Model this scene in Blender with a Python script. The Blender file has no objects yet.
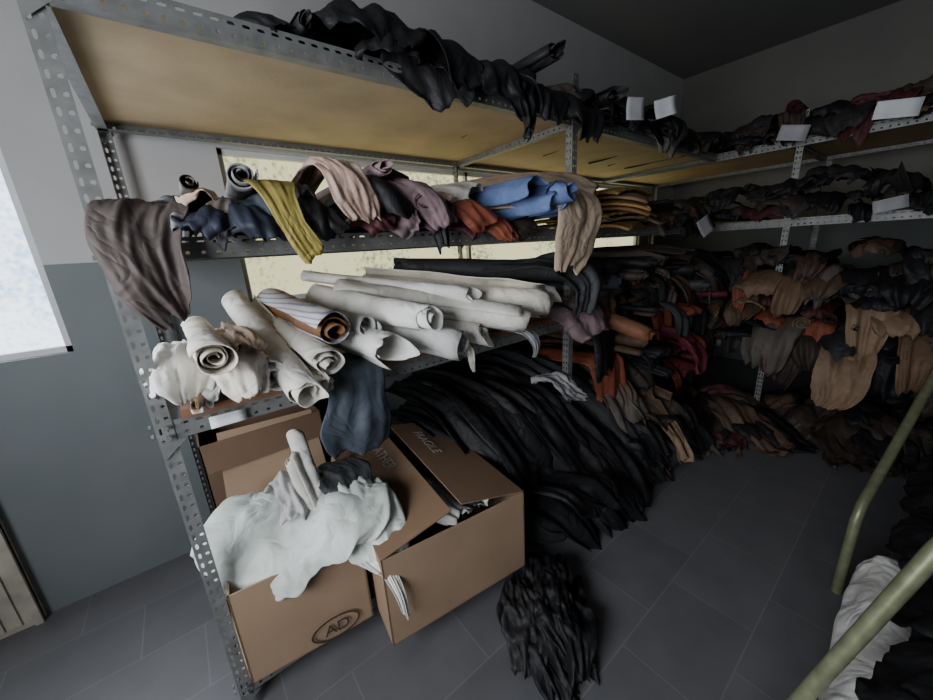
import bpy, math, random
from mathutils import Vector, Matrix, noise
R=random.Random(7)
# ------------------------------------------------------------------ materials
MATS={}
def nt(name):
    m=bpy.data.materials.new(name); m.use_nodes=True
    n=m.node_tree.nodes; l=m.node_tree.links
    return m,n,l,n['Principled BSDF']
def lin(c): return tuple((v/255/12.92 if v/255<=.04045 else ((v/255+.055)/1.055)**2.4) for v in c)
def leather(name,rgb,rough=.6,var=.24,scale=7,bump=.25,spec=.32):
    if name in MATS: return MATS[name]
    m,n,l,b=nt('leather_'+name)
    c=lin(rgb)
    tc=n.new('ShaderNodeTexCoord'); nz=n.new('ShaderNodeTexNoise'); nz.inputs['Scale'].default_value=scale; nz.inputs['Detail'].default_value=6
    l.new(tc.outputs['Object'],nz.inputs['Vector'])
    r=n.new('ShaderNodeValToRGB'); r.color_ramp.elements[0].position=.3; r.color_ramp.elements[1].position=.7
    r.color_ramp.elements[0].color=(*[v*(1-var) for v in c],1); r.color_ramp.elements[1].color=(*[min(1,v*(1+var)) for v in c],1)
    l.new(nz.outputs['Fac'],r.inputs['Fac']); l.new(r.outputs['Color'],b.inputs['Base Color'])
    n2=n.new('ShaderNodeTexNoise'); n2.inputs['Scale'].default_value=45; n2.inputs['Detail'].default_value=6
    l.new(tc.outputs['Object'],n2.inputs['Vector'])
    bp=n.new('ShaderNodeBump'); bp.inputs['Strength'].default_value=bump; bp.inputs['Distance'].default_value=.005
    l.new(n2.outputs['Fac'],bp.inputs['Height'])
    n3=n.new('ShaderNodeTexNoise'); n3.inputs['Scale'].default_value=9; n3.inputs['Detail'].default_value=2; n3.inputs['Distortion'].default_value=.8
    l.new(tc.outputs['Object'],n3.inputs['Vector'])
    s=n.new('ShaderNodeMath'); s.operation='SUBTRACT'; s.inputs[1].default_value=.5; l.new(n3.outputs['Fac'],s.inputs[0])
    a=n.new('ShaderNodeMath'); a.operation='ABSOLUTE'; l.new(s.outputs[0],a.inputs[0])
    b2=n.new('ShaderNodeBump'); b2.inputs['Strength'].default_value=.38; b2.inputs['Distance'].default_value=.05
    l.new(a.outputs[0],b2.inputs['Height']); l.new(bp.outputs['Normal'],b2.inputs['Normal']); l.new(b2.outputs['Normal'],b.inputs['Normal'])
    b.inputs['Roughness'].default_value=rough; b.inputs['Specular IOR Level'].default_value=spec
    MATS[name]=m; return m
COL=dict(black=(24,24,27),soot=(38,37,39),charcoal=(54,56,58),slate=(64,72,82),navy=(38,43,56),grey=(146,146,148),ltgrey=(190,190,188),
 white=(232,232,226),cream=(222,216,204),bone=(214,211,203),beige=(188,166,144),pinkbeige=(176,150,136),tan=(136,112,90),taupe=(94,86,80),hidebrown=(84,75,72),
 mauve=(128,108,112),olive=(156,142,76),mustard=(154,122,72),rust=(130,70,52),red=(118,44,44),crimson=(100,40,52),maroon=(70,34,38),
 blue=(96,116,160),denim=(60,74,106),brown=(84,66,54),dkbrown=(56,47,42),orange=(124,84,60),stripein=(120,84,54),mint=(208,216,210),camel=(118,94,74),plum=(80,58,66))
def M(k): return leather(k,COL[k],rough=.75 if k in('white','cream','bone','mint','beige') else .6)
def simple(name,rgb,rough=.6,metal=0,var=.12,scale=12,bump=.0,bscale=60):
    if name in MATS: return MATS[name]
    m,n,l,b=nt(name); c=lin(rgb)
    tc=n.new('ShaderNodeTexCoord'); nz=n.new('ShaderNodeTexNoise'); nz.inputs['Scale'].default_value=scale; nz.inputs['Detail'].default_value=7
    l.new(tc.outputs['Object'],nz.inputs['Vector'])
    r=n.new('ShaderNodeValToRGB'); r.color_ramp.elements[0].position=.3; r.color_ramp.elements[1].position=.7
    r.color_ramp.elements[0].color=(*[v*(1-var) for v in c],1); r.color_ramp.elements[1].color=(*[min(1,v*(1+var)) for v in c],1)
    l.new(nz.outputs['Fac'],r.inputs['Fac']); l.new(r.outputs['Color'],b.inputs['Base Color'])
    if bump:
        n2=n.new('ShaderNodeTexNoise'); n2.inputs['Scale'].default_value=bscale; l.new(tc.outputs['Object'],n2.inputs['Vector'])
        bp=n.new('ShaderNodeBump'); bp.inputs['Strength'].default_value=bump; bp.inputs['Distance'].default_value=.005
        l.new(n2.outputs['Fac'],bp.inputs['Height']); l.new(bp.outputs['Normal'],b.inputs['Normal'])
    b.inputs['Roughness'].default_value=rough; b.inputs['Metallic'].default_value=metal
    MATS[name]=m; return m
steel=simple('galvanised_grey_steel',(120,122,121),.5,.25,.22,25)
board=simple('fibreboard',(178,158,126),.8,0,.14,5,.1)
woodslab=simple('brown_chipboard',(126,90,64),.7,0,.2,20,.1)
card=simple('cardboard',(154,129,105),.85,0,.08,6,.1,30)
carddk=simple('cardboard_inside',(108,84,66),.85,0,.1,6)
paper=simple('paper',(215,218,222),.8,0,.03)
ink=simple('ink',(60,48,42),.8)
tubem=simple('painted_green_tube',(122,126,98),.4,.3,.25,30)
whitep=simple('white_painted_frame',(205,208,210),.5,0,.05)
rustp=simple('rusty_white_panel',(176,170,156),.7,0,.3,9)
def striped():
    m,n,l,b=nt('striped_leather')
    tc=n.new('ShaderNodeTexCoord'); w=n.new('ShaderNodeTexWave'); w.wave_type='BANDS'; w.bands_direction='Z'
    w.inputs['Scale'].default_value=22; w.inputs['Distortion'].default_value=1.0
    l.new(tc.outputs['Object'],w.inputs['Vector'])
    r=n.new('ShaderNodeValToRGB'); r.color_ramp.elements[0].position=.1; r.color_ramp.elements[1].position=.35
    r.color_ramp.elements[0].color=(*lin((142,144,162)),1); r.color_ramp.elements[1].color=(*lin((208,204,204)),1)
    l.new(w.outputs['Fac'],r.inputs['Fac']); l.new(r.outputs['Color'],b.inputs['Base Color']); b.inputs['Roughness'].default_value=.7
    return m
stripem=striped()
# ------------------------------------------------------------------ mesh builder
class MB:
    def __init__(s): s.v=[];s.f=[];s.mi=[];s.mats=[]
    def mat(s,m):
        if m not in s.mats: s.mats.append(m)
        return s.mats.index(m)
    def grid(s,rows,m,closed=False):
        o=len(s.v); nu=len(rows); nv=len(rows[0]); k=s.mat(m)
        for r in rows: s.v.extend(r)
        for i in range(nu-1):
            for j in range(nv-1 if not closed else nv):
                j2=(j+1)%nv
                s.f.append((o+i*nv+j,o+i*nv+j2,o+(i+1)*nv+j2,o+(i+1)*nv+j)); s.mi.append(k)
    def poly(s,pts,m):
        o=len(s.v); s.v.extend(pts); s.f.append(tuple(range(o,o+len(pts)))); s.mi.append(s.mat(m))
    def box(s,a,b,m):
        x0,y0,z0=a;x1,y1,z1=b;o=len(s.v);k=s.mat(m)
        s.v.extend([(x0,y0,z0),(x1,y0,z0),(x1,y1,z0),(x0,y1,z0),(x0,y0,z1),(x1,y0,z1),(x1,y1,z1),(x0,y1,z1)])
        for f in [(0,3,2,1),(4,5,6,7),(0,1,5,4),(1,2,6,5),(2,3,7,6),(3,0,4,7)]:
            s.f.append(tuple(o+i for i in f)); s.mi.append(k)
    def slab(s,p,t,m):
        p=[Vector(q) for q in p]; n=(p[1]-p[0]).cross(p[3]-p[0]).normalized()*t
        o=len(s.v);k=s.mat(m); s.v.extend([tuple(q) for q in p]+[tuple(q+n) for q in p])
        for f in [(0,3,2,1),(4,5,6,7),(0,1,5,4),(1,2,6,5),(2,3,7,6),(3,0,4,7)]:
            s.f.append(tuple(o+i for i in f)); s.mi.append(k)
    def out(s,name,smooth=True,solid=0,parent=None,sub=0):
        me=bpy.data.meshes.new(name); me.from_pydata([tuple(v) for v in s.v],[],s.f)
        for m in s.mats: me.materials.append(m)
        me.polygons.foreach_set('material_index',s.mi)
        if smooth: me.polygons.foreach_set('use_smooth',[True]*len(me.polygons))
        me.update(); ob=bpy.data.objects.new(name,me); bpy.context.collection.objects.link(ob)
        if solid:
            md=ob.modifiers.new('thick','SOLIDIFY'); md.thickness=solid; md.offset=0
        if parent: ob.parent=parent
        return ob
def cat(pts,t):
    n=len(pts)-1; x=min(max(t,0),1)*n; i=min(int(x),n-1); u=x-i
    g=lambda k: pts[min(max(k,0),n)]
    a,b,c,d=g(i-1),g(i),g(i+1),g(i+2)
    return .5*((2*b)+(c-a)*u+(2*a-5*b+4*c-d)*u*u+(3*b-a-3*c+d)*u*u*u)
def lerpl(L,t):
    if not isinstance(L,(list,tuple)): return L
    n=len(L)-1; x=min(max(t,0),1)*n; i=min(int(x),n-1); return L[i]+(L[i+1]-L[i])*(x-i)
def ns(x,y,z): return noise.noise(Vector((x,y,z)))
def ridge(n): return .42-math.sqrt(n*n+.003)*2.0
def ribbon(mb,pts,width,m,side=(1,0,0),theta=0,amp=.01,nf=3,rag=.08,seed=0,nu=32,nv=34,crump=.006,warp=.03,endrag=.05,kink=.85):
    """soft sheet following a centre line; theta = how far its cross-section is curled"""
    pts=[Vector(p) for p in pts]; side0=Vector(side).normalized(); sd=seed*7.31+.5; crump*=.75
    P=[cat(pts,i/(nu-1)) for i in range(nu)]
    for _ in range(2): P=[P[0]]+[(P[i-1]+P[i]*2+P[i+1])/4 for i in range(1,nu-1)]+[P[-1]]
    rows=[]; Np=None
    for i in range(nu):
        s=i/(nu-1); T=(P[min(i+1,nu-1)]-P[max(i-1,0)]).normalized()
        S=(side0-T*side0.dot(T)).normalized(); N=S.cross(T)
        if Np is None:
            if N.z<0: N=-N
        elif N.dot(Np)<0: N=-N
        Np=N
        w=lerpl(width,s); a=lerpl(amp,s); th=lerpl(theta,s); row=[]
        c=P[i]+S*warp*ns(s*2,sd,3.3)
        er=math.sqrt(max(0,1-(max(0,s-.8)/.2)**2*.3))
        wl=w*er*(1+rag*2*ns(s*2.4,sd,1.1)+rag*.6*ns(s*9,sd,1.7)); wr=w*er*(1+rag*2*ns(s*2.4,sd,9.1)+rag*.6*ns(s*9,sd,9.7))
        for j in range(nv):
            v=-1+2*j/(nv-1); ww=wl if v<0 else wr
            if th>.05:
                Rr=ww/th; ang=v*th/2; q=S*(Rr*math.sin(ang))+N*(Rr*(math.cos(ang)-1)); nn=S*math.sin(ang)+N*math.cos(ang)
            else: q=S*(v*ww/2); nn=N
            d=a*(1.5*ns(v*nf*.6,s*1.1,sd)+.5*ns(v*nf*1.5+s*.8,s*1.8,sd+2)+kink*ridge(ns(v*nf*.9+s*.6,s*1.2+v*.5,sd+6)))
            d+=crump*(ridge(ns(v*2.4+s*1.5,s*3.4-v,sd+8))+.45*ridge(ns(v*5.5,s*8,sd+9)))
            e=T*(endrag*(.8*ns(v*1.6,sd,5.5)+.3*ns(v*5,sd,6.5))*(max(0,s-.75)/.25) )
            row.append(tuple(c+q+nn*d+e))
        rows.append(row)
    mb.grid(rows,m)
def roll(mb,p0,p1,r,m,turns=2.6,r0=.3,seed=0,squash=.9,sag=.0,na=76,nl=16,taper=1.0,inner=None,rag=.03,tail=.0):
    p0,p1=Vector(p0),Vector(p1); ax=(p1-p0).normalized(); up=Vector((0,0,1)); S=ax.cross(up).normalized(); U=S.cross(ax); sd=seed*3.77+.3
    rows=[]; L=(p1-p0).length
    for k in range(na):
        a=k/(na-1); ang=a*turns*2*math.pi+sd; rr=r*(r0+(1-r0)*a); row=[]
        if a>.9: rr*=1+tail*((a-.9)/.1)**1.5
        e0=rag*(ns(a*4,sd,1)*2+ns(a*14,sd,1)*.5); e1=rag*ns(a*4,sd,7)*2
        for i in range(nl):
            t=i/(nl-1); c=p0+ax*(e0+(L+e1-e0)*t)+U*(-sag*4*t*(1-t)); q=rr*(1+(taper-1)*t)*(1+.18*ns(t*3,a*turns*1.2,sd)+.05*ns(t*8,a*turns*3,sd))
            row.append(tuple(c+S*(q*math.cos(ang))+U*(q*squash*math.sin(ang))))
        rows.append(row)
    if inner:
        h=int(na*.66); mb.grid(rows[:h+1],inner); mb.grid(rows[h:],m)
    else: mb.grid(rows,m)
# ------------------------------------------------------------------ room
W0,W1,Y0,Y1,H=-1.35,5.28,-3.6,1.03,3.25
def wallmat(name,loa,lob,hia,hib):
    m,n,l,b=nt(name); g=n.new('ShaderNodeNewGeometry'); sp=n.new('ShaderNodeSeparateXYZ'); l.new(g.outputs['Position'],sp.inputs[0])
    mt=n.new('ShaderNodeMath'); mt.operation='GREATER_THAN'; mt.inputs[1].default_value=1.53; l.new(sp.outputs['Z'],mt.inputs[0])
    nz=n.new('ShaderNodeTexNoise'); nz.inputs['Scale'].default_value=2.5; nz.inputs['Detail'].default_value=8; l.new(g.outputs['Position'],nz.inputs['Vector'])
    def ramp(a,bb):
        r=n.new('ShaderNodeValToRGB'); r.color_ramp.elements[0].position=.3;r.color_ramp.elements[1].position=.7
        r.color_ramp.elements[0].color=(*lin(a),1); r.color_ramp.elements[1].color=(*lin(bb),1); l.new(nz.outputs['Fac'],r.inputs['Fac']); return r
    lo=ramp(loa,lob); hi=ramp(hia,hib)
    mx=n.new('ShaderNodeMix'); mx.data_type='RGBA'; l.new(mt.outputs[0],mx.inputs[0]); l.new(lo.outputs[0],mx.inputs[6]); l.new(hi.outputs[0],mx.inputs[7])
    l.new(mx.outputs[2],b.inputs['Base Color']); b.inputs['Roughness'].default_value=.6
    bp=n.new('ShaderNodeBump'); bp.inputs['Strength'].default_value=.15; n2=n.new('ShaderNodeTexNoise'); n2.inputs['Scale'].default_value=40; l.new(g.outputs['Position'],n2.inputs['Vector']); l.new(n2.outputs['Fac'],bp.inputs['Height']); l.new(bp.outputs['Normal'],b.inputs['Normal'])
    return m
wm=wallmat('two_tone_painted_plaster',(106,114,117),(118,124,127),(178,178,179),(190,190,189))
wd=wallmat('two_tone_painted_plaster_shaded',(80,86,90),(90,96,99),(104,102,99),(116,114,109))  # darker copy of the wall paint: right wall's dim light put into colour
wn=simple('dark_plaster',(80,80,80),.8)
def floormat():
    m,n,l,b=nt('grey_floor_tiles'); g=n.new('ShaderNodeNewGeometry'); mp=n.new('ShaderNodeMapping'); l.new(g.outputs['Position'],mp.inputs[0]); mp.inputs['Location'].default_value=(.1,.12,0)
    br=n.new('ShaderNodeTexBrick'); l.new(mp.outputs[0],br.inputs['Vector']); br.inputs['Scale'].default_value=1; br.inputs['Brick Width'].default_value=.42; br.inputs['Row Height'].default_value=.3
    br.inputs['Mortar Size'].default_value=.0025; br.inputs['Color1'].default_value=(*lin((112,112,115)),1); br.inputs['Color2'].default_value=(*lin((104,105,109)),1); br.inputs['Mortar'].default_value=(*lin((126,128,130)),1)
    nz=n.new('ShaderNodeTexNoise'); nz.inputs['Scale'].default_value=6; nz.inputs['Detail'].default_value=8; l.new(g.outputs['Position'],nz.inputs['Vector'])
    mx=n.new('ShaderNodeMix'); mx.data_type='RGBA'; mx.blend_type='MULTIPLY'; mx.inputs[0].default_value=.4; l.new(br.outputs['Color'],mx.inputs[6]); l.new(nz.outputs['Fac'],mx.inputs[7])
    l.new(mx.outputs[2],b.inputs['Base Color']); b.inputs['Roughness'].default_value=.45
    return m
fm=floormat()
cm=simple('ceiling_paint',(118,118,118),.9,0,.05,2)
def one(name,a,b,m,**k):
    q=MB(); q.box(a,b,m); return q.out(name,smooth=False,**k)
one('floor',(W0-.1,Y0-.1,-.1),(W1+.1,Y1+.15,0),fm)
one('ceiling',(W0-.1,Y0-.1,H),(W1+.1,Y1+.15,H+.1),cm)
one('wall_left',(W0-.1,Y0,0),(W0,Y1,H),wn)
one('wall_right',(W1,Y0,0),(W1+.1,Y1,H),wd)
one('wall_near',(W0-.1,Y0-.1,0),(W1+.1,Y0,H),wn)
def wall_holes(name,x0,x1,z0,z1,holes,y0,y1,m):
    q=MB(); xs=sorted({x0,x1,*[h[0] for h in holes],*[h[1] for h in holes]}); 
    for a,b in zip(xs,xs[1:]):
        hs=sorted([(h[2],h[3]) for h in holes if h[0]<=a and h[1]>=b]); z=z0
        for h in hs:
            q.box((a,y0,z),(b,y1,h[0]),m); z=h[1]
        q.box((a,y0,z),(b,y1,z1),m)
    return q.out(name,smooth=False)
WL=(-1.15,-.29,1.165,2.25); WB=(.40,4.5,1.27,2.03)
wall_holes('wall_back',W0-.1,W1+.1,0,H,[WL,WB],Y1,Y1+.15,wm)
def glass(name,base,hi,strength,scale):
    m=bpy.data.materials.new(name); m.use_nodes=True; n=m.node_tree.nodes; l=m.node_tree.links; n.clear()
    o=n.new('ShaderNodeOutputMaterial'); e=n.new('ShaderNodeEmission'); tc=n.new('ShaderNodeTexCoord')
    v=n.new('ShaderNodeTexVoronoi'); v.inputs['Scale'].default_value=scale; nz=n.new('ShaderNodeTexNoise'); nz.inputs['Scale'].default_value=2.2; nz.inputs['Detail'].default_value=3
    n3=n.new('ShaderNodeTexNoise'); n3.inputs['Scale'].default_value=scale*1.3; n3.inputs['Detail'].default_value=3
    for q in (v,nz,n3): l.new(tc.outputs['Object'],q.inputs['Vector'])
    a=n.new('ShaderNodeMath'); a.operation='MULTIPLY_ADD'; l.new(v.outputs['Distance'],a.inputs[0]); a.inputs[1].default_value=.35; l.new(nz.outputs['Fac'],a.inputs[2])
    a2=n.new('ShaderNodeMath'); a2.operation='MULTIPLY_ADD'; l.new(n3.outputs['Fac'],a2.inputs[0]); a2.inputs[1].default_value=.5; l.new(a.outputs[0],a2.inputs[2])
    r=n.new('ShaderNodeValToRGB'); r.color_ramp.elements[0].position=.62; r.color_ramp.elements[1].position=1.0
    r.color_ramp.elements[0].color=(*lin(base),1); r.color_ramp.elements[1].color=(*lin(hi),1)
    l.new(a2.outputs[0],r.inputs['Fac']); l.new(r.outputs[0],e.inputs['Color']); e.inputs['Strength'].default_value=strength; l.new(e.outputs[0],o.inputs['Surface']); return m
g1=glass('frosted_glass_daylight',(150,178,220),(228,238,250),3.6,45)
g2=glass('frosted_glass_ochre',(98,100,64),(226,222,174),1.5,36)
def window(name,x0,x1,z0,z1,g,mull):
    e=bpy.data.objects.new(name,None); bpy.context.collection.objects.link(e)
    q=MB(); q.box((x0,Y1+.06,z0),(x1,Y1+.065,z1),g); q.out('pane',False,parent=e)
    q=MB(); t=.025
    for a,b in [((x0,z0),(x1,z0+t)),((x0,z1-t),(x1,z1)),((x0,z0),(x0+t,z1)),((x1-t,z0),(x1,z1))]+[((x-.012,z0),(x+.012,z1)) for x in mull]:
        q.box((a[0],Y1+.03,a[1]),(b[0],Y1+.08,b[1]),whitep)
    q.out('frame',False,parent=e)
window('window_1',*WL,g1,[])
window('window_2',*WB,g2,[1.95,3.6])
e=bpy.data.objects.new('window_3',None); bpy.context.collection.objects.link(e)
q=MB(); q.box((W0,-1.9,1.0),(W0+.02,-.3,2.2),g1); q.out('pane',False,parent=e)
q=MB(); 
for a,b in [((-1.95,.95),(-.25,1.0)),((-1.95,2.2),(-.25,2.25)),((-1.95,.95),(-1.9,2.25)),((-.3,.95),(-.25,2.25)),((-1.12,.95),(-1.08,2.25))]: q.box((W0,a[0],a[1]),(W0+.04,b[0],b[1]),whitep)
q.out('frame',False,parent=e)
q=MB()
for i in range(11):
    x=-.66-.05*(i+1); q.box((x,.985,.03),(x+.036,1.005,.62),rustp)
q.box((-1.25,.995,.0),(-.665,1.027,.64),rustp); q.box((-.69,.98,.0),(-.665,1.01,.64),rustp)
q.out('ribbed_metal_panel',False)
# ------------------------------------------------------------------ slotted angle shelving
def strip(mb,o,dl,dw,L,width,rows=2,pitch=.034,m=steel,kind=(0,1)):
    o,dl,dw=Vector(o),Vector(dl),Vector(dw); n=max(1,round(L/pitch)); p=L/n; k=mb.mat(m); rw=width/rows
    for i in range(n):
        for r in range(rows):
            cx=(i+.5)*p; cy=(r+.5)*rw; hx,hy=p/2,rw/2
            a,b=(.010,.0040) if kind[(r+0)%2]==0 else (.0050,.0050)
            outer=[(-hx,-hy),(0,-hy),(hx,-hy),(hx,0),(hx,hy),(0,hy),(-hx,hy),(-hx,0)]
            c=.75
            hole=[(-a*c,-b*.85),(0,-b),(a*c,-b*.85),(a,0),(a*c,b*.85),(0,b),(-a*c,b*.85),(-a,0)]
            q=len(mb.v)
            for x,y in outer+hole: mb.v.append(tuple(o+dl*(cx+x)+dw*(cy+y)))
            for t in range(8):
                u=(t+1)%8; mb.f.append((q+t,q+u,q+8+u,q+8+t)); mb.mi.append(k)
def post(mb,x,y,sx,sy,h=2.3,w=.038):
    strip(mb,(x,y,0),(0,0,1),(sx,0,0),h,w); strip(mb,(x,y,0),(0,0,1),(0,sy,0),h,w)
def beam(mb,a,b,z,inward,hh=.054):
    a=Vector((*a,z-hh/2)); b=Vector((*b,z-hh/2)); d=b-a; L=d.length; d.normalize()
    strip(mb,a,d,(0,0,1),L,hh,kind=(1,0)); iw=Vector((*inward,0))
    mb.poly([tuple(a),tuple(b),tuple(b+iw*.035),tuple(a+iw*.035)],steel)
def shelf_unit(name,xs,ys,levels,posts,boardmat=board,h=2.3,lowslab=None):
    e=bpy.data.objects.new(name,None); bpy.context.collection.objects.link(e)
    mb=MB(); x0,x1=xs[0],xs[-1]; y0,y1=ys[0],ys[-1]
    for (x,y,sx,sy) in posts: post(mb,x,y,sx,sy,h)
    for z in levels:
        beam(mb,(x0,y0-.004),(x1,y0-.004),z,(0,1)); beam(mb,(x0,y1+.004),(x1,y1+.004),z,(0,-1))
        beam(mb,(x0-.004,y0),(x0-.004,y1),z,(1,0)); beam(mb,(x1+.004,y0),(x1+.004,y1),z,(-1,0))
        for x in xs[1:-1]: beam(mb,(x,y0),(x,y1),z,(1,0))
        for y in ys[1:-1]: beam(mb,(x0,y),(x1,y),z,(0,1))
    mb.out('slotted_angle_frame',False,solid=.0022,parent=e)
    b=MB()
    for z in levels:
        for xa,xb in zip(xs,xs[1:]):
            for ya,yb in zip(ys,ys[1:]):
                if lowslab and abs(z-lowslab)<.01: b.box((xa+.05,ya-.03,z+.032),(xb,yb,z+.055),woodslab)
                else: b.box((xa+.004,ya+.004,z+.002),(xb-.004,yb-.004,z+.014),boardmat)
    b.out('shelf_boards',False,parent=e)
    g=MB()
    for (x,y,sx,sy) in posts:
        for z in levels:
            for dz in (-.014,.014):
                for ax in (0,1):
                    c=Vector((x+sx*.022,y-.008*sy,z+dz)) if ax==0 else Vector((x-.008*sx,y+sy*.022,z+dz))
                    rr=.007; ring=[]; ring2=[]
                    for k in range(6):
                        t=k*math.pi/3
                        o=Vector((math.cos(t)*rr,0,math.sin(t)*rr)) if ax==0 else Vector((0,math.cos(t)*rr,math.sin(t)*rr))
                        dd=Vector((0,-sy*.006,0)) if ax==0 else Vector((-sx*.006,0,0))
                        ring.append(tuple(c+o)); ring2.append(tuple(c+o+dd))
                    g.grid([ring,ring2],steel,closed=True); g.poly(ring2,steel)
            g.poly([(x,y-.006*sy,z-.028),(x+sx*.06,y-.006*sy,z-.028),(x,y-.006*sy,z-.08)],steel)
    g.out('bolts_and_gussets',False,parent=e)
    return e
ZT,ZM,ZL,ZB=2.06,1.54,1.07,.10
A_posts=[(-.012,-.006,1,1),(0,.96,1,-1),(1.76,-.006,1,1),(1.76,.96,1,-1)]
shelf_unit('slotted_angle_shelving',[0,1.78,3.58],[0,.96],[ZT,ZM,ZL,ZB],A_posts,lowslab=ZL,h=2.25)
B_posts=[(3.62,-.47,1,-1),(3.62,-2.3,1,-1),(4.62,-.47,-1,-1),(4.62,-2.3,-1,-1),(4.62,.96,-1,-1)]
shelf_unit('slotted_angle_shelving.001',[3.62,4.62],[-2.3,-.47,.96],[ZT,ZM,ZL,.6],B_posts,h=2.25)
# ------------------------------------------------------------------ leather items
def obj(name,fn,solid=.002,lift=0):
    mb=MB(); fn(mb)
    if lift: mb.v=[(a,b,c+lift) for a,b,c in mb.v]
    return mb.out(name,solid=solid)
def rib(name,*a,**k): return obj(name,lambda mb:ribbon(mb,*a,**k))
def rl(name,*a,**k): return obj(name,lambda mb:roll(mb,*a,**k),solid=.003)
rib('draped_leather_hide',[(.11,.25,1.62),(.10,.08,1.65),(.08,-.03,1.645),(.065,-.055,1.56),(.07,-.06,1.45),(.10,-.05,1.36)],[.12,.15,.17,.165,.15,.10],M('hidebrown'),amp=[.01,.01,.013,.02,.02],nf=2.2,seed=1,endrag=.07,crump=.010,nu=40,nv=40)
def f(mb):
    ribbon(mb,[(.16,.7,1.63),(.16,.3,1.64),(.15,-.01,1.64),(.15,-.05,1.6)],.14,M('grey'),theta=3.4,seed=2)
    ribbon(mb,[(.23,.7,1.67),(.23,.3,1.68),(.22,-.02,1.68),(.21,-.06,1.64)],.16,M('beige'),theta=3.2,seed=3)
    ribbon(mb,[(.12,.7,1.66),(.12,.3,1.67),(.14,.05,1.67),(.15,0,1.66)],.12,M('charcoal'),theta=3.2,seed=4)
    ribbon(mb,[(.28,.7,1.64),(.28,.3,1.65),(.27,-.02,1.66),(.26,-.07,1.62)],.15,M('taupe'),theta=3.6,seed=5)
    roll(mb,(.19,-.04,1.69),(.2,.5,1.68),.020,M('taupe'),seed=64)
obj('folded_leather_stack',f)
rl('leather_roll',(.305,-.06,1.715),(.36,.7,1.69),.036,M('grey'),turns=2.8,seed=2)
def f(mb):
    ribbon(mb,[(.22,.6,1.59),(.22,.2,1.61),(.21,-.04,1.62),(.2,-.1,1.58),(.19,-.1,1.55)],.17,M('navy'),theta=3.3,seed=6)
    ribbon(mb,[(.31,.6,1.60),(.31,.2,1.63),(.31,-.04,1.63),(.32,-.12,1.58),(.33,-.12,1.53)],.2,M('navy'),theta=3.4,seed=7)
    ribbon(mb,[(.34,.6,1.62),(.34,.2,1.65),(.34,-.02,1.65),(.345,-.09,1.60),(.35,-.10,1.56)],.16,M('slate'),theta=3.2,seed=8)
    ribbon(mb,[(.27,.6,1.58),(.27,.2,1.6),(.26,-.03,1.6),(.26,-.09,1.56),(.26,-.1,1.54)],.16,M('black'),theta=2.6,seed=9)
obj('folded_leather_stack.001',f,lift=.02)
rib('yellow_suede_strap',[(.40,.35,1.69),(.38,.1,1.71),(.37,-.05,1.705),(.37,-.11,1.66),(.39,-.12,1.58),(.43,-.12,1.50)],[.14,.15,.14,.085,.06,.085],M('olive'),amp=.003,seed=10,endrag=.02,crump=.003)
def f(mb):
    ribbon(mb,[(.46,.6,1.62),(.47,.2,1.64),(.47,-.03,1.65),(.48,-.1,1.59),(.5,-.1,1.53)],.17,M('black'),theta=3.6,seed=11)
    ribbon(mb,[(.52,.6,1.61),(.52,.2,1.62),(.52,-.03,1.63),(.53,-.1,1.58),(.55,-.1,1.55)],.16,M('soot'),theta=3.0,seed=12)
    ribbon(mb,[(.45,.6,1.66),(.45,.2,1.68),(.45,-.03,1.69),(.45,-.07,1.66)],.13,M('taupe'),theta=3.0,seed=13)
obj('folded_leather_stack.002',f,lift=.02)
rib('draped_leather_hide.001',[(.56,.4,1.73),(.545,.12,1.77),(.54,.0,1.79),(.56,-.07,1.76),(.585,-.10,1.67),(.61,-.11,1.59)],[.1,.1,.11,.13,.14,.1],M('pinkbeige'),theta=[2,2,2,1.2,.8,.6],amp=.014,nf=2.4,seed=14,crump=.014,endrag=.04)
def f(mb):
    ribbon(mb,[(.64,.6,1.68),(.66,.2,1.71),(.68,-.02,1.72),(.72,-.1,1.66),(.75,-.12,1.6)],.18,M('black'),theta=3.2,seed=15)
    ribbon(mb,[(.74,.6,1.69),(.76,.2,1.72),(.79,-.02,1.72),(.86,-.1,1.66),(.9,-.12,1.57)],[.2,.2,.2,.16,.12],M('mauve'),theta=2.6,seed=16)
    ribbon(mb,[(.80,.6,1.67),(.82,.2,1.70),(.84,-.02,1.70),(.88,-.08,1.62),(.9,-.09,1.48)],[.14,.14,.14,.1,.07],M('soot'),theta=2.2,seed=17)
    ribbon(mb,[(.70,.6,1.6),(.72,.2,1.63),(.73,-.02,1.63),(.77,-.09,1.60),(.8,-.1,1.58)],.2,M('mauve'),theta=3,seed=18)
    ribbon(mb,[(.64,.6,1.6),(.65,.2,1.61),(.66,-.02,1.61),(.68,-.09,1.59),(.7,-.1,1.57)],.15,M('maroon'),theta=2.8,seed=19)
    ribbon(mb,[(.86,.6,1.61),(.87,.2,1.62),(.88,-.02,1.62),(.9,-.09,1.60),(.93,-.1,1.58)],.18,M('plum'),theta=2.8,seed=20)
    ribbon(mb,[(.9,.6,1.66),(.92,.2,1.68),(.93,0,1.68),(.97,-.07,1.65)],.2,M('pinkbeige'),theta=2.4,seed=21)
    ribbon(mb,[(.72,.5,1.74),(.75,.2,1.76),(.78,.05,1.76),(.82,-.02,1.72)],.12,M('black'),theta=3,seed=22)
    roll(mb,(.70,-.08,1.74),(.68,.5,1.72),.03,M('mauve'),turns=2.4,seed=61)
    roll(mb,(.83,-.09,1.64),(.8,.5,1.62),.034,M('maroon'),turns=2.4,seed=62)
obj('folded_leather_stack.003',f,lift=.02)
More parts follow.
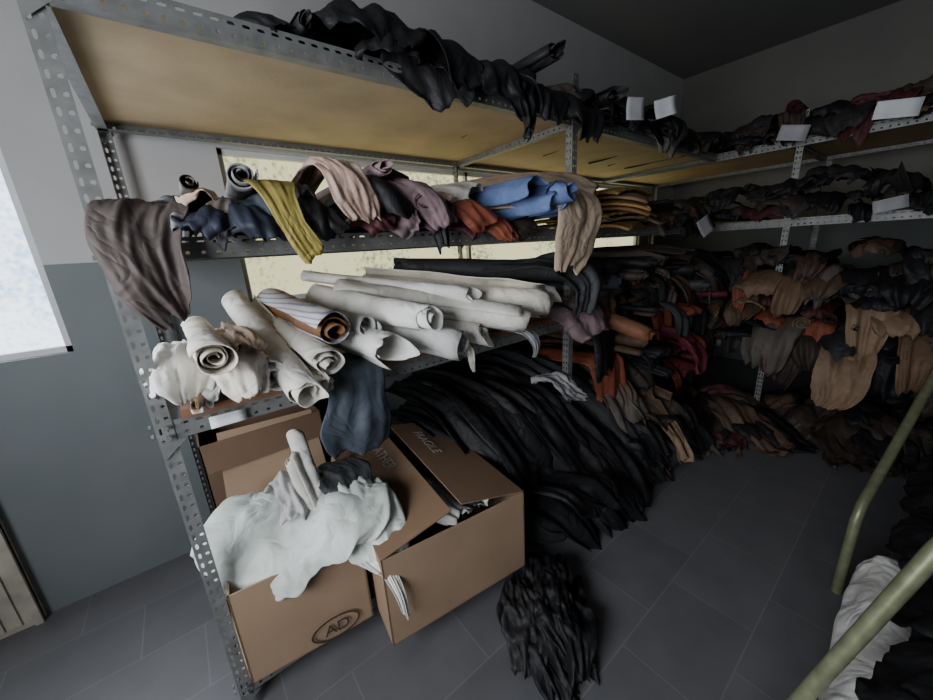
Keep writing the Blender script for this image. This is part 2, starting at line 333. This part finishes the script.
def f(mb):
    ribbon(mb,[(1.0,.6,1.63),(1.02,.2,1.65),(1.04,-.02,1.66),(1.08,-.1,1.62),(1.13,-.12,1.58)],.2,M('rust'),theta=2.4,seed=23)
    ribbon(mb,[(1.1,.6,1.62),(1.12,.2,1.62),(1.16,-.02,1.62),(1.2,-.1,1.57),(1.24,-.12,1.51)],[.2,.2,.2,.16,.1],M('rust'),theta=2.2,seed=24)
    ribbon(mb,[(1.0,.6,1.6),(1.02,.2,1.6),(1.06,-.02,1.6),(1.1,-.08,1.58),(1.12,-.1,1.56)],.2,M('maroon'),theta=2.2,seed=25)
    ribbon(mb,[(1.3,.6,1.6),(1.32,.2,1.6),(1.34,-.02,1.6),(1.36,-.08,1.58),(1.38,-.1,1.56)],.24,M('dkbrown'),theta=2.2,seed=26)
obj('rust_leather_bundle',f,lift=.02)
def f(mb):
    ribbon(mb,[(1.20,.6,1.72),(1.22,.25,1.74),(1.26,0,1.75),(1.28,-.20,1.75)],.28,M('blue'),theta=3.4,seed=27,crump=.003,amp=.005)
    ribbon(mb,[(1.26,.6,1.70),(1.29,.25,1.71),(1.33,0,1.72),(1.37,-.22,1.73)],.34,M('denim'),theta=4.0,seed=28,crump=.003,amp=.005)
    ribbon(mb,[(1.24,.6,1.69),(1.27,.25,1.69),(1.31,-.02,1.70),(1.34,-.24,1.70)],.26,M('blue'),theta=4.2,seed=29,crump=.003,amp=.005)
    roll(mb,(1.39,-.26,1.695),(1.3,.6,1.66),.055,M('blue'),turns=2.2,seed=3)
obj('blue_leather_roll',f)
def f(mb):
    ribbon(mb,[(1.15,.85,1.76),(1.30,.5,1.80),(1.50,.15,1.81),(1.68,-.04,1.80),(1.76,-.16,1.74)],[.7,.75,.75,.64,.5],M('beige'),theta=[1.4,1.5,1.8,2.0,2.1],amp=.02,nf=3,seed=30,nu=40,nv=44,crump=.012)
    ribbon(mb,[(1.58,.2,1.80),(1.58,-.05,1.77),(1.56,-.20,1.66),(1.50,-.22,1.5),(1.46,-.21,1.38)],[.2,.24,.28,.26,.2],M('beige'),amp=.018,nf=2,seed=31,endrag=.06,crump=.012)
    ribbon(mb,[(1.0,.8,1.70),(1.05,.4,1.74),(1.1,.1,1.76),(1.16,0,1.74)],.3,M('bone'),theta=2.4,seed=32)
obj('draped_leather_hide.002',f)
def f(mb):
    for i in range(7):
        z=1.575+i*.03; ribbon(mb,[(2.25,.6,z+.01),(2.25,.2,z+.012),(2.25+R.uniform(-.03,.03),-.04,z+.012),(2.25,-.10,z+.004)],.52+R.uniform(-.1,.06),M(['mustard','tan','olive','orange','mustard','tan','mustard'][i]),theta=.4,amp=.005,seed=40+i,nv=34,warp=.01,endrag=.02)
obj('folded_mustard_leather',f,solid=.012)
def mass(name,tr,a0,a1,z,pal,seed,step=.11,hang=(.05,.28),h=.16,depth=.8,layers=2,over=.12,amp=.02,hp=.4):
    r=random.Random(seed); mb=MB(); a=a0; k=0
    while a<a1:
        for L in range(layers):
            k+=1; aa=a+r.uniform(-.04,.04); zz=z+.03+L*h*.5+r.uniform(0,h*.4); w=r.uniform(.12,.34); dx=r.uniform(-.09,.09); m=M(r.choice(pal)); o=r.uniform(.02,over)
            t=r.random(); S=tr(1,r.uniform(-.4,.4),r.uniform(-.25,.25))-tr(0,0,0)
            P=lambda *p:[tuple(tr(*q)) for q in p]
            if t<.22:
                rr=r.uniform(.03,.055); roll(mb,tr(aa,-o-.02,zz),tr(aa-dx,depth*.8,zz),rr,m,turns=r.uniform(1.8,2.8),seed=k+seed,na=48,nl=10,squash=r.uniform(.5,.95))
            elif t<.22+hp:
                hh=r.uniform(*hang)
                ribbon(mb,P((aa,depth*.6,zz),(aa+dx*.3,depth*.25,zz+.02),(aa+dx*.6,.0,zz+.02),(aa+dx*.8,-o,zz-.03-hh*.25),(aa+dx,-o-.01,zz-hh)),[w,w,w*1.05,w*.95,w*r.uniform(.5,.9)],m,side=S,theta=[1.2,1.2,1.0,.5,.2],amp=[amp*.5,amp*.5,amp,amp*1.3,amp*1.3],nf=2.4,seed=k+seed,crump=.014,nu=24,nv=24,rag=.15,endrag=.09)
            else:
                ribbon(mb,P((aa,depth*.7,zz),(aa,depth*.3,zz+.01),(aa+dx*.5,.0,zz+.01),(aa+dx,-o,zz-.02),(aa+dx,-o-.02,zz-.06)),w,m,side=S,theta=r.uniform(.8,3.2),amp=amp*.7,nf=2.4,seed=k+seed,crump=.014,nu=22,nv=24,rag=.13)
        a+=step*r.uniform(.8,1.2)
    return mb.out(name,solid=.002)
TA=lambda a,b,z:Vector((a,b,z)); TB=lambda a,b,z:Vector((3.6+b,a,z))
mass('folded_leather_stack.004',TA,2.62,3.5,ZM+.02,['black','soot','dkbrown','charcoal','brown','taupe'],3,hang=(.05,.15))
mass('folded_leather_stack.005',TB,-1.9,.05,ZM+.02,['black','dkbrown','soot','charcoal','black','maroon','black','soot'],4,hang=(.03,.12),h=.3)
mass('folded_leather_stack.006',TA,1.98,3.5,ZL+.055,['dkbrown','soot','taupe','brown','black','brown','charcoal'],5,h=.2,hang=(.1,.3))
mass('folded_leather_stack.007',TB,-2.1,.1,ZL+.02,['black','dkbrown','soot','brown','maroon','black','taupe','black'],6,h=.3,hang=(.05,.25))
mass('folded_leather_stack.008',TB,-2.1,.2,.63,['camel','brown','dkbrown','black','rust','taupe','black','soot','soot','maroon','dkbrown','tan'],8,h=.3,hang=(.12,.36),layers=4,over=.2,hp=.45,step=.1)
mass('folded_leather_stack.009',TA,2.1,3.6,.45,['dkbrown','black','crimson','brown','black','soot','rust','charcoal','taupe','black'],9,h=.5,hang=(.2,.4),layers=4,over=.25)
mass('folded_leather_stack.010',TA,.82,1.1,ZT+.02,['black','black','soot'],10,h=.12,hang=(.08,.16),over=.1,layers=2)
mass('folded_leather_stack.011',TA,1.45,3.4,ZT+.02,['black','black','soot','dkbrown','taupe'],12,h=.1,hang=(.05,.18),over=.18,step=.15)
mass('folded_leather_stack.012',TB,-2.0,.0,ZT+.02,['dkbrown','black','brown','soot','maroon','dkbrown','black'],13,h=.16,hang=(.08,.2),over=.12)
def f(mb):
    ribbon(mb,[(.34,.4,2.11),(.38,.2,2.13),(.44,.04,2.13),(.5,-.01,2.10)],[.12,.14,.14,.1],M('black'),theta=2.4,amp=.008,seed=33)
    roll(mb,(.54,-.02,2.12),(.5,.5,2.11),.025,M('soot'),seed=63)
obj('folded_leather_stack.013',f)
rib('draped_leather_hide.008',[(1.20,.2,2.13),(1.22,.0,2.16),(1.26,-.12,2.12),(1.29,-.14,2.03),(1.3,-.13,1.93)],[.4,.42,.32,.18,.06],M('black'),theta=.6,amp=.02,seed=34,crump=.025,rag=.22,endrag=.08,nu=40,nv=40)
def mound(name,c,sx,sy,hh,pal,seed,n=26):
    r=random.Random(seed); mb=MB()
    for i in range(n):
        a=r.uniform(0,6.28); rr=math.sqrt(r.random()); x=c[0]+sx*rr*math.cos(a); y=c[1]+sy*rr*math.sin(a)
        z=hh*(1-rr*.8)*r.uniform(.5,1); d=Vector((math.cos(a),math.sin(a)*1,0)); d=(d+Vector((-.4,-.6,0))).normalized(); L=r.uniform(.14,.3); s=Vector((-d.y,d.x,0)); p=Vector((x,y,0))
        ribbon(mb,[p-d*L+Vector((0,0,z*.9)),p-d*L*.4+Vector((0,0,z+.05)),p+d*L*.3+Vector((0,0,z+.02)),p+d*L*.8+Vector((0,0,max(.03,z*.45))),p+d*L*1.1+Vector((0,0,.03))],[.2,.3,.34,.3,.2],M(r.choice(pal)),side=s,theta=.9,amp=.03,nf=2.4,seed=seed+i,crump=.03,nu=26,nv=28,rag=.16,endrag=.08)
    return mb.out(name,solid=.002)
mound('leather_scrap_pile',(3.4,-.25,0),.42,.45,.3,['black','dkbrown','brown','maroon','soot','black','brown','taupe'],60,38)
mound('leather_scrap_pile.001',(3.95,-1.2,0),.5,.75,.35,['black','dkbrown','black','soot','brown','dkbrown','taupe'],61,38)
def f(mb):
    r=random.Random(5)
    for i in range(34):
        x=1.05+i*.045+r.uniform(-.08,.08); y=r.uniform(-.1,.16); zt=.60+r.uniform(-.14,.12); o=r.uniform(-.07,.18); sw=r.uniform(-.14,.16)
        c=r.choice(['black','black','soot','black','charcoal','dkbrown','black','soot'])
        if i in(20,27): c='taupe'
        if i in(28,30): c='brown'
        z1=.03 if r.random()<.6 else r.uniform(.08,.25)
        ribbon(mb,[(x,.85,zt),(x+.03,.5,zt+.06),(x+.1+sw*.4,.15+y,zt+.0),(x+.18+sw,-.10+y*.6,zt*.66),(x+.26+sw,-.28+o,zt*.25+z1),(x+.32+sw,-.37+o,z1)],[.2,.3,.38,.38,.32,.2],M(c),side=(1,r.uniform(-.3,.3),r.uniform(-.2,.2)),theta=r.uniform(.2,1.2),amp=.03,nf=r.uniform(1.8,3.2),seed=100+i,crump=.035,nu=44,nv=34,warp=.12,rag=.14,endrag=.1)
obj('black_leather_hide_pile',f)
def f(mb):
    ribbon(mb,[(1.16,-.28,.10),(1.08,-.36,.14),(.99,-.46,.10),(.92,-.58,.09),(.86,-.68,.03)],[.2,.3,.32,.3,.2],M('black'),side=(1,-.9,0),theta=.6,amp=.03,nf=1.6,seed=131,crump=.05,nu=44,nv=44,rag=.22,endrag=.12,kink=.5)
    ribbon(mb,[(1.22,-.36,.04),(1.10,-.40,.08),(1.0,-.5,.07),(.97,-.62,.06),(.94,-.72,.02)],[.2,.3,.3,.22,.12],M('black'),side=(1,-.6,0),theta=.4,amp=.025,nf=1.6,seed=132,crump=.05,nu=40,nv=40,rag=.25,endrag=.12,kink=.5)
    ribbon(mb,[(.98,-.34,.12),(.94,-.42,.14),(.88,-.5,.10),(.82,-.56,.03)],[.1,.18,.2,.12],M('soot'),side=(1,-.8,0),theta=.8,amp=.02,nf=1.6,seed=133,crump=.04,nu=34,nv=34,rag=.2,endrag=.1,kink=.5)
    ribbon(mb,[(1.1,-.42,.15),(1.02,-.5,.15),(.96,-.6,.11),(.95,-.7,.04)],[.12,.16,.16,.1],M('black'),side=(1,-.3,0),theta=1.1,amp=.02,nf=1.6,seed=134,crump=.04,nu=34,nv=34,rag=.2,endrag=.1,kink=.5)
obj('crumpled_black_leather',f)
rib('white_lace_fabric',[(1.58,.1,.76),(1.64,.0,.77),(1.69,-.08,.72),(1.74,-.12,.66)],[.1,.16,.14,.06],M('grey'),amp=.02,nf=3,seed=150,crump=.03,rag=.2)
rib('draped_leather_hide.003',[(2.45,.0,.35),(2.5,-.2,.34),(2.42,-.38,.25),(2.4,-.44,.1)],[.12,.16,.13,.08],M('tan'),amp=.03,nf=3,seed=151,crump=.02)
rib('draped_leather_hide.004',[(2.75,.1,.85),(2.8,-.2,.83),(2.8,-.32,.7),(2.78,-.34,.58)],[.2,.24,.22,.15],M('crimson'),amp=.04,nf=2.4,seed=152,crump=.03)
rib('draped_leather_hide.005',[(3.9,-.95,.72),(3.6,-.95,.74),(3.40,-.95,.64),(3.36,-.93,.46),(3.36,-.90,.34)],[.22,.24,.26,.24,.18],M('tan'),side=(0,1,0),amp=.025,nf=1.8,seed=153,crump=.02,rag=.15)
# ---------------- low shelf, pale rolls
rib('crumpled_white_leather',[(.08,.6,1.2),(.09,.3,1.25),(.08,.12,1.28),(.065,.02,1.24),(.06,-.05,1.17)],[.16,.2,.21,.21,.15],M('white'),theta=1.6,amp=.02,nf=2.2,seed=50,crump=.025,rag=.05)
rl('leather_roll.001',(.15,-.10,1.262),(.14,.5,1.27),.05,M('cream'),turns=3.4,seed=5,r0=.2,taper=.9)
def f(mb):
    ribbon(mb,[(.20,.6,1.2),(.21,.3,1.23),(.21,.05,1.25),(.22,-.07,1.21),(.225,-.10,1.15)],[.18,.2,.2,.18,.14],M('cream'),theta=2.6,amp=.012,seed=51,crump=.02)
    ribbon(mb,[(.24,.6,1.26),(.24,.3,1.28),(.24,.05,1.30),(.23,-.04,1.27)],.14,M('beige'),theta=2.6,amp=.01,seed=52,crump=.015)
    roll(mb,(.09,-.06,1.145),(.2,.3,1.15),.016,M('tan'),turns=2,seed=7)
    ribbon(mb,[(.1,.5,1.16),(.12,.2,1.18),(.13,-.02,1.17),(.14,-.06,1.15)],.16,M('ltgrey'),theta=1.6,amp=.01,seed=53,crump=.01)
obj('folded_leather_stack.014',f)
rl('leather_roll.002',(.345,-.15,1.12),(.285,.48,1.35),.052,M('bone'),turns=2.2,seed=8,tail=.35,r0=.45,rag=.05)
rl('leather_roll.003',(.28,-.05,1.16),(.25,.4,1.22),.055,M('ltgrey'),turns=1.8,seed=9)
rl('leather_roll.004',(.43,-.11,1.18),(.36,.5,1.28),.048,M('bone'),turns=2.4,seed=10,tail=.2)
rl('leather_roll.005',(.40,-.10,1.12),(.34,.4,1.16),.038,M('cream'),turns=2,seed=12)
def f(mb): roll(mb,(.48,-.06,1.27),(.41,.48,1.33),.064,stripem,turns=2.6,seed=13,inner=M('stripein'),rag=.03)
obj('striped_leather_roll',f)
def f(mb):
    roll(mb,(.64,-.12,1.185),(.50,.4,1.26),.068,M('white'),turns=1.3,r0=.75,seed=14,tail=.6,rag=.05,squash=.75)
    roll(mb,(.60,-.02,1.26),(.50,.45,1.29),.045,M('ltgrey'),turns=2,seed=15)
obj('leather_roll.006',f)
rl('leather_roll.007',(1.20,-.19,1.20),(.66,.34,1.34),.062,M('bone'),turns=2.8,seed=16,tail=.2,rag=.025,squash=1)
rl('leather_roll.008',(1.38,-.16,1.25),(.76,.36,1.36),.066,M('cream'),turns=3,seed=17,tail=.2,rag=.025,squash=1)
rl('leather_roll.009',(.88,-.17,1.16),(.62,.3,1.24),.058,M('ltgrey'),turns=3,seed=18,rag=.025,tail=.2,squash=1)
rl('leather_roll.010',(1.04,-.12,1.16),(.78,.35,1.23),.054,M('bone'),turns=2.6,seed=19,rag=.03)
rl('leather_roll.011',(.80,-.12,1.265),(.58,.42,1.34),.055,M('white'),turns=2.6,seed=20,rag=.03,tail=.2)
rl('leather_roll.012',(1.06,-.08,1.31),(.58,.55,1.42),.044,M('white'),turns=2.2,seed=21,taper=.6,rag=.05)
rl('leather_roll.013',(1.47,-.04,1.19),(1.0,.5,1.22),.055,M('bone'),turns=2.2,seed=22)
rl('leather_roll.015',(1.50,-.12,1.27),(1.0,.45,1.36),.052,M('cream'),turns=2.6,seed=29,rag=.03)
rib('narrow_leather_offcut',[(.93,.05,1.13),(.93,-.12,1.13),(.935,-.18,1.10),(.94,-.18,1.04)],[.05,.05,.03,.01],M('cream'),amp=.003,seed=54,endrag=.0,crump=.002)
rib('narrow_leather_offcut.001',[(1.25,.05,1.14),(1.26,-.14,1.14),(1.26,-.2,1.09),(1.25,-.2,1.03)],[.08,.08,.06,.04],M('grey'),amp=.006,seed=55,endrag=.0,crump=.002)
def f(mb):
    roll(mb,(1.78,-.14,1.35),(.95,.36,1.43),.075,M('charcoal'),turns=2,seed=23,squash=.75,rag=.04)
    roll(mb,(2.05,-.10,1.33),(1.3,.6,1.36),.08,M('soot'),turns=2,seed=24,squash=.8,rag=.04)
    ribbon(mb,[(1.4,.2,1.40),(1.45,.0,1.42),(1.54,-.12,1.41),(1.6,-.22,1.33),(1.61,-.23,1.24),(1.61,-.2,1.15)],[.4,.4,.34,.24,.2,.14],M('charcoal'),amp=.02,seed=56,crump=.015)
    roll(mb,(2.0,-.16,1.28),(1.6,.4,1.26),.05,M('slate'),turns=2,seed=25)
obj('charcoal_leather_roll',f)
rib('draped_leather_hide.006',[(1.75,.3,1.16),(1.78,.0,1.18),(1.8,-.12,1.14),(1.82,-.17,1.03)],[.4,.42,.4,.3],M('mauve'),theta=1,amp=.02,seed=57,crump=.02)
rl('leather_roll.014',(2.16,-.28,.96),(1.9,.3,1.2),.06,M('orange'),turns=2,seed=25)
rib('draped_leather_hide.007',[(.55,.35,1.135),(.53,.1,1.14),(.52,-.035,1.135),(.51,-.10,1.05),(.50,-.12,.95),(.50,-.10,.85)],[.22,.24,.20,.20,.27,.24],M('slate'),amp=[.004,.004,.006,.012,.015,.012],nf=1.4,seed=58,endrag=.05)
# ------------------------------------------------------------------ boxes
def carton(name,c,sx,sy,z0,z1,rot,flaps,mat=card,t=.006,fmat=None):
    e=bpy.data.objects.new(name,None); bpy.context.collection.objects.link(e)
    mb=MB(); cr,sr=math.cos(rot),math.sin(rot)
    P=lambda x,y,z:(c[0]+x*cr-y*sr,c[1]+x*sr+y*cr,z)
    a,b=sx/2,sy/2
    mb.slab([P(-a,-b,z0),P(a,-b,z0),P(a,b,z0),P(-a,b,z0)],t,mat)
    for (p,q) in [((-a,-b),(a,-b)),((a,-b),(a,b)),((a,b),(-a,b)),((-a,b),(-a,-b))]:
        mb.slab([P(*q,z0),P(*p,z0),P(*p,z1),P(*q,z1)],t,mat)
    mb.out('box_body',False,parent=e)
    fb=MB()
    for side,ang,L in flaps:
        ca,sa=math.cos(ang)*L,math.sin(ang)*L
        g=.004
        if side=='f': pts=[P(-a+g,-b,z1),P(a-g,-b,z1),P(a-g-.01,-b-ca,z1+sa),P(-a+g+.01,-b-ca,z1+sa)]
        if side=='b': pts=[P(a-g,b,z1),P(-a+g,b,z1),P(-a+g+.01,b+ca,z1+sa),P(a-g-.01,b+ca,z1+sa)]
        if side=='l': pts=[P(-a,b-g,z1),P(-a,-b+g,z1),P(-a-ca,-b+g+.01,z1+sa),P(-a-ca,b-g-.01,z1+sa)]
        if side=='r': pts=[P(a,-b+g,z1),P(a,b-g,z1),P(a+ca,b-g-.01,z1+sa),P(a+ca,-b+g+.01,z1+sa)]
        fb.slab(pts,t*.8,fmat or mat)
    fb.out('box_flaps',False,parent=e)
    return e,P
r_=math.radians
cardbr=simple('cardboard_brown',(130,103,80),.85,0,.08,6,.1,30)
bx1,P1=carton('cardboard_box',(.265,.20),.42,.50,.12,.50,r_(-6),[('b',r_(60),.32),('r',r_(78),.10)])
bx2,P2=carton('cardboard_box.001',(.81,.14),.62,.82,.12,.50,r_(-7),[('l',r_(168),.29),('r',r_(167),.30)],fmat=cardbr)
bx3,P3=carton('cardboard_box.002',(.29,.74),.50,.34,.12,.76,0,[('f',r_(-60),.12),('b',r_(80),.14)],carddk)
def text(s,size,loc,rot,mat,par,nm='printed_text'):
    cu=bpy.data.curves.new(nm,'FONT'); cu.body=s; cu.size=size; cu.extrude=.0004
    o=bpy.data.objects.new(nm,cu); bpy.context.collection.objects.link(o); o.location=loc; o.rotation_euler=rot; cu.materials.append(mat); o.parent=par; return o
text('AD',.065,P1(.03,-.2585,.152),(r_(90),0,r_(-6)),ink,bx1)
inkl=simple('pale_ink',(176,170,160),.8)
text('LEATHER',.07,P2(-.13,.30,.547),(r_(12),0,r_(-97)),inkl,bx2)
text('FRAGILE',.07,P2(.10,.26,.562),(r_(-13),0,r_(-97)),inkl,bx2)
mb=MB(); ra=[];rb=[]
for k in range(48):
    t=k/48*2*math.pi; ra.append(P1(.073+.08*math.cos(t),-.2585,.175+.042*math.sin(t))); rb.append(P1(.073+.088*math.cos(t),-.2585,.175+.049*math.sin(t)))
mb.grid([ra,rb],ink,closed=True); mb.out('printed_oval',False,parent=bx1)
def f(mb):
    ribbon(mb,[(.34,.34,.54),(.32,.24,.61),(.29,.12,.63),(.28,.02,.61),(.28,-.07,.54),(.29,-.11,.47)],[.40,.52,.58,.60,.58,.5],M('mint'),side=(1,-.62,-.03),theta=.5,amp=[.012,.016,.02,.022,.022,.018],nf=2.0,seed=70,nu=56,nv=56,crump=.016,endrag=.06,kink=1,rag=.06,warp=.01)
    ribbon(mb,[(.45,.16,.62),(.47,.06,.65),(.48,-.07,.61),(.49,-.17,.50),(.50,-.19,.43)],[.18,.24,.26,.24,.16],M('mint'),side=(1,-.4,0),theta=1.0,amp=.02,nf=2.2,seed=73,nu=44,nv=40,crump=.012)
    ribbon(mb,[(.12,.30,.58),(.10,.20,.60),(.07,.12,.56),(.055,.10,.50)],[.2,.24,.26,.22],M('mint'),side=(1,-.3,.05),theta=.5,amp=.012,nf=1.8,seed=74,nu=40,nv=36,rag=.04,crump=.01)
obj('draped_white_leather',f)
def f(mb):
    roll(mb,(.37,.08,.60),(.36,.24,.82),.034,M('white'),turns=2,seed=31)
    roll(mb,(.33,.06,.60),(.31,.18,.77),.03,M('bone'),turns=2,seed=32)
    ribbon(mb,[(.26,.3,.62),(.29,.2,.72),(.30,.1,.68),(.28,.02,.62)],[.12,.16,.18,.16],M('ltgrey'),theta=1.5,amp=.02,nf=1.8,seed=71,crump=.02)
    ribbon(mb,[(.42,.3,.62),(.44,.2,.69),(.46,.08,.68),(.48,.0,.62)],[.14,.2,.22,.14],M('charcoal'),theta=.8,amp=.012,nf=1.6,seed=72,crump=.01)
obj('leather_offcuts',f)
def f(mb):
    for i,k in enumerate(['white','ltgrey','charcoal','bone','slate','grey']):
        x=.80+R.uniform(-.06,.14); ribbon(mb,[(x,.4,.44),(x,.2,.48),(x+.02,0,.49),(x+.04,-.18,.47)],.18,M(k),theta=1.6,amp=.02,seed=80+i,crump=.02)
    ribbon(mb,[(.46,-.1,.46),(.47,-.2,.45),(.48,-.26,.38),(.49,-.27,.28)],[.06,.05,.04,.03],M('white'),amp=.005,seed=90,crump=.002)
obj('leather_offcuts.001',f)
def tag(name,c,w,h,n,m=paper,tilt=0):
    n=Vector(n).normalized(); s=n.cross(Vector((0,0,1))).normalized(); u=s.cross(n); u2=u*math.cos(tilt)+s*math.sin(tilt); s2=s*math.cos(tilt)-u*math.sin(tilt); c=Vector(c); mb=MB()
    nn=9; rows=[]
    for i in range(nn):
        v=-1+2*i/(nn-1); rows.append([tuple(c+s2*(w/2*k)+u2*(h/2*v)+n*.006*(v*v)) for k in (-1,-.5,0,.5,1)])
    mb.grid(rows,m); return mb.out(name,solid=.0008)
tag('shelf_label',(.15,-.014,1.065),.09,.035,(0,-1,0))
paperd=simple('paper_grey',(150,150,155))
tag('paper_tag',(2.16,-.25,2.10),.12,.08,(-.5,-1,0),tilt=.25)
tag('paper_tag.001',(1.88,-.25,2.05),.09,.09,(-.5,-1,0),m=paperd)
tag('paper_tag.002',(3.43,-.48,2.09),.15,.09,(-1,-.3,0),tilt=-.2,m=paperd)
tag('paper_tag.003',(3.43,-.92,2.10),.18,.09,(-1,-.3,0),tilt=-.1)
tag('paper_tag.004',(3.1,-.15,1.55),.12,.12,(-.4,-1,.2),tilt=.5,m=paperd)
tag('paper_tag.005',(3.42,-.98,1.60),.14,.07,(-1,-.3,0),tilt=.2,m=paperd)
# ------------------------------------------------------------------ tube frame + rolls bottom right
def tube(mb,pts,r,m):
    pts=[Vector(p) for p in pts]; rows=[]
    for i,p in enumerate(pts):
        T=(pts[min(i+1,len(pts)-1)]-pts[max(i-1,0)]).normalized(); A=T.cross(Vector((.3,1,.2))).normalized(); B=T.cross(A)
        rows.append([tuple(p+A*(r*math.cos(k*math.pi/8))+B*(r*math.sin(k*math.pi/8))) for k in range(16)])
    mb.grid(rows,m,closed=True); mb.poly(rows[0],m); mb.poly(rows[-1],m)
mb=MB()
tube(mb,[(2.04,-1.19,0),(2.04,-1.19,.2),(2.04,-1.19,.36),(2.07,-1.194,.42),(2.12,-1.202,.45),(2.71,-1.29,.8),(3.0,-1.333,.975),(3.05,-1.36,1.0),(3.0,-1.39,1.0),(2.0,-1.395,1.0),(1.4,-1.40,1.0),(1.35,-1.385,.98),(1.29,-1.32,.8),(1.17,-1.19,.3),(1.098,-1.112,.0)],.018,tubem)
mb.out('tubular_metal_frame')
def f(mb):
    ribbon(mb,[(1.0,-1.335,.29),(1.3,-1.335,.29),(1.7,-1.335,.29),(2.0,-1.335,.29)],.70,M('white'),side=(0,1,0),theta=5.9,amp=.012,nf=4,seed=41,crump=.02,rag=.01,warp=.0,endrag=.01,nu=50,nv=70)
    roll(mb,(1.0,-1.35,.09),(2.0,-1.35,.09),.09,M('ltgrey'),turns=3,seed=42,rag=.01,r0=.2)
    roll(mb,(1.0,-1.335,.18),(1.98,-1.335,.18),.09,M('ltgrey'),turns=3,seed=43,rag=.01,r0=.2)
obj('white_fabric_roll',f)
def f(mb):
    for i in range(5):
        x=1.0+i*.34; ribbon(mb,[(x,-2.1,.3),(x,-1.8,.5),(x,-1.52,.55),(x+.03,-1.39,.50),(x+.05,-1.31,.43)],[.5,.6,.6,.55,.5],M('black'),theta=.1,amp=.02,nf=2,seed=170+i,crump=.03,endrag=.02)
obj('black_leather_hide_pile.001',f)
# ------------------------------------------------------------------ lights
def area(name,loc,rot,sx,sy,en,col):
    l=bpy.data.lights.new(name,'AREA'); l.shape='RECTANGLE'; l.size=sx; l.size_y=sy; l.energy=en; l.color=col
    o=bpy.data.objects.new(name,l); o.location=loc; o.rotation_euler=rot; bpy.context.collection.objects.link(o); return o
area('window_daylight',(W0+.06,-1.0,1.6),(r_(90),0,r_(-90)),1.4,1.15,60,(.98,.99,1))
area('window_daylight_back',(-.72,Y1+.02,1.7),(r_(-90),0,0),.8,1.0,24,(.90,.95,1))
w=bpy.data.worlds.new('world'); bpy.context.scene.world=w; w.use_nodes=True; w.node_tree.nodes['Background'].inputs[0].default_value=(.5,.6,.7,1); w.node_tree.nodes['Background'].inputs[1].default_value=.3
# ------------------------------------------------------------------ camera
yaw,pit,rol,f_=.6554,.2742,-.0593,363.757
fw=Vector((math.sin(yaw)*math.cos(pit),math.cos(yaw)*math.cos(pit),-math.sin(pit))); rt=Vector((math.cos(yaw),-math.sin(yaw),0)); up=rt.cross(fw)
r2=rt*math.cos(rol)+up*math.sin(rol); u2=up*math.cos(rol)-rt*math.sin(rol)
cam=bpy.data.cameras.new('camera'); co=bpy.data.objects.new('camera',cam); bpy.context.collection.objects.link(co)
mw=Matrix((r2,u2,-fw)).transposed().to_4x4(); mw.translation=Vector((.1122,-1.2117,1.5)); co.matrix_world=mw
cam.sensor_width=36; cam.lens=36*f_/933; cam.clip_start=.02
bpy.context.scene.camera=co
